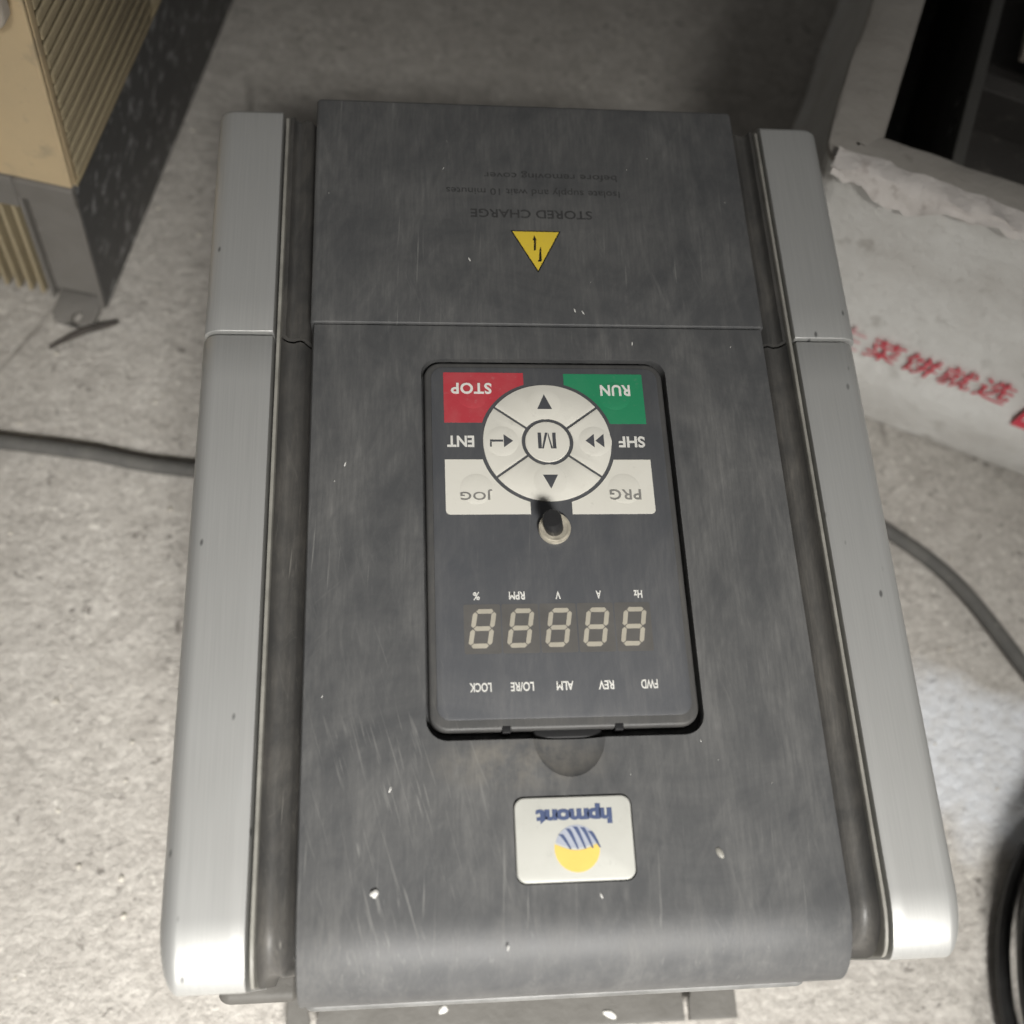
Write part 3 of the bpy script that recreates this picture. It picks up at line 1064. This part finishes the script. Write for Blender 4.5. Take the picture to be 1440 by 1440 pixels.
# ------------------------------------------------------------------ second inverter, upper left
def inverter():
    # local frame: +X runs to its left (end face), +Y runs away along its vented flank, origin at the near right bottom corner
    ang = math.atan2(0.2309, 0.0553) - math.pi / 2
    t = thing('beige_inverter', 'aged beige inverter on a dark metal chassis, standing left behind the drive', 'inverter', (-0.2038, 0.1878, 0), ang)
    W, Ln, Z1, Z2 = 0.150, 0.300, 0.103, 0.262
    # chassis flank (dark, scuffed) and end frame
    obj('flank_panel', rbox((-0.0022, 0.001, 0.002), (0.0, Ln, Z1), (0.0003, 0.0008), (0.0008, 0), (0.0006, 0.0004), 2), 'chassis_dark', t)
    obj('chassis_box', box((-W + 0.004, 0.0300, 0.012), (-0.0026, Ln, Z1 - 0.001)), 'scrap', t)
    # grey end channel: web, two rims and a lug on the floor
    w0 = -0.0265
    obj('end_channel', merge([box((w0, 0.0035, 0.010), (-0.0024, 0.0065, Z1 - 0.004)), rbox((w0 - 0.0022, -0.0010, 0.006), (w0 - 0.0001, 0.0064, Z1), (0.0006, 0.0006), (0.0008, 0), (0, 0.0012), 3),
                              rbox((-0.0023, -0.0006, 0.004), (-0.0003, 0.0009, Z1), (0.0006, 0.0006), (0.0005, 0), (0, 0.0008), 2)]), 'chassis_grey', t)
    obj('top_flange', rbox((w0 - 0.0022, -0.0016, Z1 - 0.0125), (-0.0002, 0.0034, Z1 + 0.001), (0.0040, 0.0010), (0.0018, 0), (0.0008, 0.002), 4), 'chassis_grey', t)
    lug = prism(rrect(w0, -0.0125, -0.0030, 0.0070, (0.0005, 0.0005, 0.006, 0.006), 5), 0.0, 0.0035, 0.0005)
    hole = prism([(-0.0128 + 0.0024 * math.cos(a), -0.0085 + 0.0040 * math.sin(a)) for a in [i * math.pi / 8 for i in range(16)]], -0.01, 0.02)
    obj('foot_lug', boolean(lug, [hole]), 'chassis_grey', t)
    # heat sink fins that show as light edges between dark slots, left of the channel
    for k in range(14):
        x = w0 - 0.0078 - k * 0.0066
        obj('fin', box((x - 0.0010, 0.0015, 0.004), (x + 0.0010, 0.0299, Z1 - 0.022), 0.0003), 'beige_dirty', t)
    obj('fin_header', box((-W, -0.0005, Z1 - 0.0215), (w0 - 0.0026, 0.0070, Z1 - 0.0005), 0.0008), 'chassis_grey', t)
    # beige cover: end wall, top, and flank with louvres
    obj('cover_end', rbox((-0.0345, 0.0, Z1 + 0.0012), (-0.0006, 0.0022, Z2), (0.0010, 0.0012), (0.0010, 0.0004), (0.0006, 0.0016), 3), 'beige', t)
    obj('cover_end', rbox((-W, -0.0040, Z1 - 0.0002), (-0.0350, 0.0022, Z2), (0.001, 0.0014), (0.0016, 0.0004), (0.0006, 0.0016), 3), 'beige', t)
    obj('cover_top', rbox((-W, 0.0024, Z2 - 0.003), (-0.0002, Ln, Z2 + 0.0012), (0.002, 0.002), (0.001, 0.0), (0, 0.0015), 3), 'beige', t)
    obj('flank_back', box((-0.0060, 0.003, Z1 + 0.0004), (-0.0045, Ln, Z2 - 0.0032)), 'scrap', t)
    for (ya, yb) in ((0.0, 0.0065), (0.108, 0.113), (0.216, 0.221)):
        obj('flank_post', rbox((-0.0040, ya + 0.0024 if ya == 0 else ya, Z1 + 0.0010), (-0.0004, yb, Z2 - 0.0034), (0.0003, 0.0006), (0.0004, 0.0004), (0, 0), 2), 'beige_dirty' if ya else 'beige', t)
    rows = 21
    pitch = (Z2 - 0.004 - Z1 - 0.001) / rows
    sl = {}
    rs = random.Random(4)
    for r in range(rows):
        z = Z1 + 0.0012 + r * pitch
        for (ya, yb) in ((0.0066, 0.1079), (0.1131, 0.2159), (0.2211, 0.298)):
            key = (ya, yb)
            if key not in sl:
                sl[key] = rbox((-0.0036, ya, 0), (0.0003, yb, pitch * 0.66), (0.0004, 0.0009), (0.0003, 0.0003), (0.0005, 0.0009), 2)
            o = obj('slat', sl[key], 'beige_dirty', t)
            o.location = (-0.0005 * rs.random(), 0, z + 0.0005 * (rs.random() - 0.5))
            o.rotation_euler = (0.003 * (rs.random() - 0.5), 0, 0.004 * (rs.random() - 0.5))
    obj('cover_skirt', box((-0.0042, 0.003, Z1 - 0.0002), (0.0008, Ln, Z1 + 0.0011)), 'beige_dirty', t)
    # pale terminal cap on the near top corner
    obj('terminal_cap', rbox((-0.060, -0.0130, 0.203), (-0.0035, -0.0042, 0.250), (0.003, 0.006), (0.005, 0.0), (0.006, 0.006), 5), 'cream_cap', t)
    # strap over the flank at its far part
    obj('cable_strap', rbox((-0.002, 0.128, Z1 - 0.004), (0.0042, 0.137, Z2 + 0.002), (0, 0.002), (0.003, 0.003), (0.002, 0), 4), 'scrap', t)

    # its walls lean a little outwards
    done = set()
    for c in t.children:
        dz = c.location.z
        if c.data.name in done:
            continue
        done.add(c.data.name)
        sh = Matrix.Identity(4)
        sh[0][2] = 0.11
        c.data.transform(sh)
    for c in t.children:
        c.location.x += 0.11 * c.location.z


inverter()


# ------------------------------------------------------------------ white box with red print, right
def white_box():
    ang = math.atan2(-0.39, 0.92)
    # local frame: +X along the printed wall, +Y into the box, origin at its left near bottom corner
    t = thing('white_box', 'dirty white open box with red lettering and a torn rim', 'box', (0.1262, 0.1585, 0), ang)
    Lx, Ly, H, T = 0.34, 0.36, 0.170, 0.024
    rc = 0.014

    def ring(ins, r):
        return rrect(ins, ins, Lx - ins, Ly - ins, max(r, 0.002), 5)
    # outline resampled so that the walls can buckle

    def resample(pts, step=0.0075):
        out = []
        n = len(pts)
        for i in range(n):
            a, b = Vector(pts[i]), Vector(pts[(i + 1) % n])
            m = max(1, int((b - a).length / step))
            for k in range(m):
                out.append(a.lerp(b, k / m))
        return out
    base = resample(ring(0.0, rc))
    cen = Vector((Lx / 2, Ly / 2))

    def offset(p, d):
        q = Vector((min(max(p.x, rc), Lx - rc), min(max(p.y, rc), Ly - rc)))
        nrm = (p - q)
        if nrm.length < 1e-6:
            return p
        nrm.normalize()
        return p - nrm * d
    prof = [(0.010, 0.0), (0.0045, 0.0008), (0.0014, 0.0034), (0.0, 0.0080), (-0.001, 0.030), (-0.0022, 0.046), (0.0012, 0.0505)]
    prof += [(0.001 + 0.002 * math.sin(i / 10 * math.pi), 0.052 + i / 10 * (H - 0.056)) for i in range(1, 11)]
    prof += [(0.0003, H - 0.0022), (0.0008, H - 0.0006), (0.0024, H), (0.012, H + 0.0004), (T - 0.0022, H), (T - 0.0006, H - 0.0008), (T, H - 0.003), (T + 0.001, H - 0.03), (T + 0.001, 0.02)]
    verts, faces = [], []
    n = len(base)
    for ins, z in prof:
        for p in base:
            q = offset(p, ins)
            w = noise.noise(Vector((q.x * 26, q.y * 26, z * 22))) * 0.0022 + noise.noise(Vector((q.x * 75, q.y * 75, z * 60))) * 0.0007
            if z < 0.004:
                w *= 0.2
            qq = offset(q, w)
            dz = 0.0
            if z > H - 0.01:
                dz = noise.noise(Vector((q.x * 34, q.y * 34, 5))) * 0.0018 + noise.noise(Vector((q.x * 110, q.y * 110, 8))) * 0.0008
            verts.append((qq.x, qq.y, z + dz))
    for i in range(len(prof) - 1):
        for k in range(n):
            k2 = (k + 1) % n
            faces.append((i * n + k, i * n + k2, (i + 1) * n + k2, (i + 1) * n + k))
    faces.append(tuple(range(n)))
    b = (len(prof) - 1) * n
    faces.append(tuple(b + k for k in range(n)))
    me = mesh(verts, faces)
    me.materials.append(M['foam'])
    me.materials.append(M['rim'])
    me.materials.append(M['scrap'])  # inner walls get a dark colour as the shade inside the box
    for f in me.polygons:
        zc_ = f.center.z
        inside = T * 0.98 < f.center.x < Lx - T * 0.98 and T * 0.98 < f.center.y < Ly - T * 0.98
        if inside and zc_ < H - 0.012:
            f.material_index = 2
        elif zc_ > H - 0.0045:
            f.material_index = 1
    obj('shell', me, None, t, angle=50)
    # torn fold hanging over the printed wall
    rnd = random.Random(11)
    cols = 90
    vs, fs = [], []
    for c in range(cols + 1):
        u = c / cols
        x = 0.006 + u * 0.325
        drop = 0.0030 + 0.0085 * math.exp(-((x - 0.036) / 0.019) ** 2) + 0.0030 * noise.noise(Vector((u * 30, 0, 0))) + 0.0022 * noise.noise(Vector((u * 75, 0, 4)))
        drop = max(0.0022, drop)
        for r in range(7):
            s = r / 6
            if s < 0.3:
                y = 0.005 - 0.022 * s
                z = H + 0.0034 - 0.004 * s
            else:
                k = (s - 0.3) / 0.7
                y = -0.0016 - 0.0022 * k * k
                z = H + 0.0020 - drop * k
            y += 0.0012 * noise.noise(Vector((u * 26, s * 3, 9))) - 0.0006 * s + 0.0008 * noise.noise(Vector((u * 80, s * 6, 1)))
            z += 0.0018 * noise.noise(Vector((u * 30, s * 2, 2))) + 0.0010 * noise.noise(Vector((u * 90, s * 4, 7)))
            vs.append((x, y, z))
    for c in range(cols):
        for r in range(6):
            a = c * 7 + r
            fs.append((a, a + 1, a + 8, a + 7))
    fm = mesh(vs, fs)
    bm = bmesh.new()
    bm.from_mesh(fm)
    bmesh.ops.solidify(bm, geom=bm.faces[:], thickness=-0.0012)
    bmesh.ops.recalc_face_normals(bm, faces=bm.faces)
    bm.to_mesh(fm)
    bm.free()
    obj('torn_fold', fm, 'torn', t, angle=60)

    # red print on the wall: follows the wall face
    def wall_text(body, x, z, w, h, mat, bold=0.01, slant=0.0):
        me = fit_text(text_mesh(body, bold, 0.0), w, h, 0.0)
        for v in me.vertices:
            lx, lz = v.co.x + slant * v.co.y, v.co.y
            X, Z = x + lx, z + lz
            v.co = (X, WALL(X, Z) - 0.0012, Z)
        o = obj('printed_character', me, mat, t, smooth=False)
        return o

    def WALL(X, Z):
        # outer wall height field sampled from the same bumps as the shell
        ins = 0.001
        for i in range(len(prof) - 1):
            if prof[i][1] <= Z <= prof[i + 1][1]:
                k = (Z - prof[i][1]) / max(prof[i + 1][1] - prof[i][1], 1e-6)
                ins = prof[i][0] + (prof[i + 1][0] - prof[i][0]) * k
                break
        w = noise.noise(Vector((X * 26, ins * 26, Z * 22))) * 0.0022 + noise.noise(Vector((X * 75, ins * 75, Z * 60))) * 0.0007
        return ins + w - 0.0006
    x = 0.0545
    for i, ch in enumerate('生菜饼就选'):
        wall_text(ch, x + i * 0.0195, 0.0660 - 0.0004 * i, 0.0172, 0.0160, 'faint_print' if i == 0 else 'red_print', 0.004, 0.12)
    wall_text('巨', x + 5 * 0.0195 + 0.013, 0.0625, 0.028, 0.029, 'red_print', 0.01, 0.12)
    # what lies inside the box
    s = thing('scrap_chassis', 'blackened metal chassis lying inside the white box', 'scrap metal', (0.1262, 0.1585, 0), ang)
    obj('body', rbox((0.062, 0.034, 0.021), (0.300, 0.330, 0.104), (0.002, 0.002), (0.002, 0.002), (0, 0.002), 2), 'scrap', s)
    plate = rbox((0.060, 0.040, 0.1046), (0.066, 0.325, 0.145), (0.001, 0.001), (0.001, 0.001), (0, 0.001), 2)
    holes = [prism([(0.0, 0.0)] and [(0.1 * 0 + 0.004 * math.cos(a), 0.004 * math.sin(a)) for a in [i * math.pi / 8 for i in range(16)]], -0.03, 0.03) for _ in range(2)]
    for h_, yy in zip(holes, (0.085, 0.104)):
        h_.transform(Matrix.Translation((0.063, yy, 0.131)) @ Matrix.Rotation(math.pi / 2, 4, 'Y'))
    obj('upright_plate', boolean(plate, holes), 'scrap_edge', s)
    obj('cross_bar', rbox((0.068, 0.120, 0.1046), (0.280, 0.132, 0.128), (0.001, 0.001), (0.001, 0.001), (0, 0.001), 2), 'scrap', s)
    obj('cylinder', disc_ring(0.150, 0.075, [(0.026, 0.1046), (0.026, 0.118), (0.024, 0.120), (0.004, 0.120)], 32), 'scrap', s)
    # pale panel leaning in the far corner of the box
    p = obj('pale_panel', rbox((0.0, 0.0, 0.0), (0.060, 0.120, 0.006), (0.001, 0.001), (0.001, 0.001), (0.001, 0.001), 2), 'cream_cap')
    p.matrix_world = s.matrix_basis @ Matrix.Translation((0.084, 0.145, 0.1285)) @ Matrix.Rotation(-0.0, 4, 'Z')
    tag(p, 'pale cream panel lying on the scrap inside the white box', 'panel')


white_box()


# ------------------------------------------------------------------ litter on the floor
tw = tube(spline([(-0.2300, 0.1640, 0.0028), (-0.2190, 0.1712, 0.0030), (-0.2110, 0.1752, 0.0034), (-0.2030, 0.1772, 0.0040), (-0.1965, 0.1800, 0.003)], 6), [0.0008 + 0.0012 * math.sin(math.pi * (i + 1) / 26) for i in range(25)], 8)
tag(obj('rubber_scrap', tw, 'twig'), 'dark curled strip of rubber at the foot of the beige inverter', 'rubber strip')


def grit():
    rnd = random.Random(21)
    ms = []
    protos = [flake(1, 1, 0.8, 100 + i) for i in range(6)]
    for i in range(520):
        x = rnd.uniform(-0.40, 0.42)
        y = rnd.uniform(-0.32, 0.45)
        if abs(x) < 0.10 and -0.14 < y < 0.15:
            continue
        k = rnd.choice((0.0006, 0.0007, 0.0009, 0.0012))
        me = protos[i % 6].copy()
        me.transform(Matrix.Translation((x, y, -0.0008)) @ Matrix.Rotation(rnd.uniform(0, 6), 4, 'Z') @ Matrix.Diagonal((k, k * rnd.uniform(0.6, 1.3), k, 1)))
        ms.append(me)
    o = obj('grit', merge(ms), 'grit')
    tag(o, 'loose grit scattered over the concrete floor', 'grit', kind='stuff')


grit()
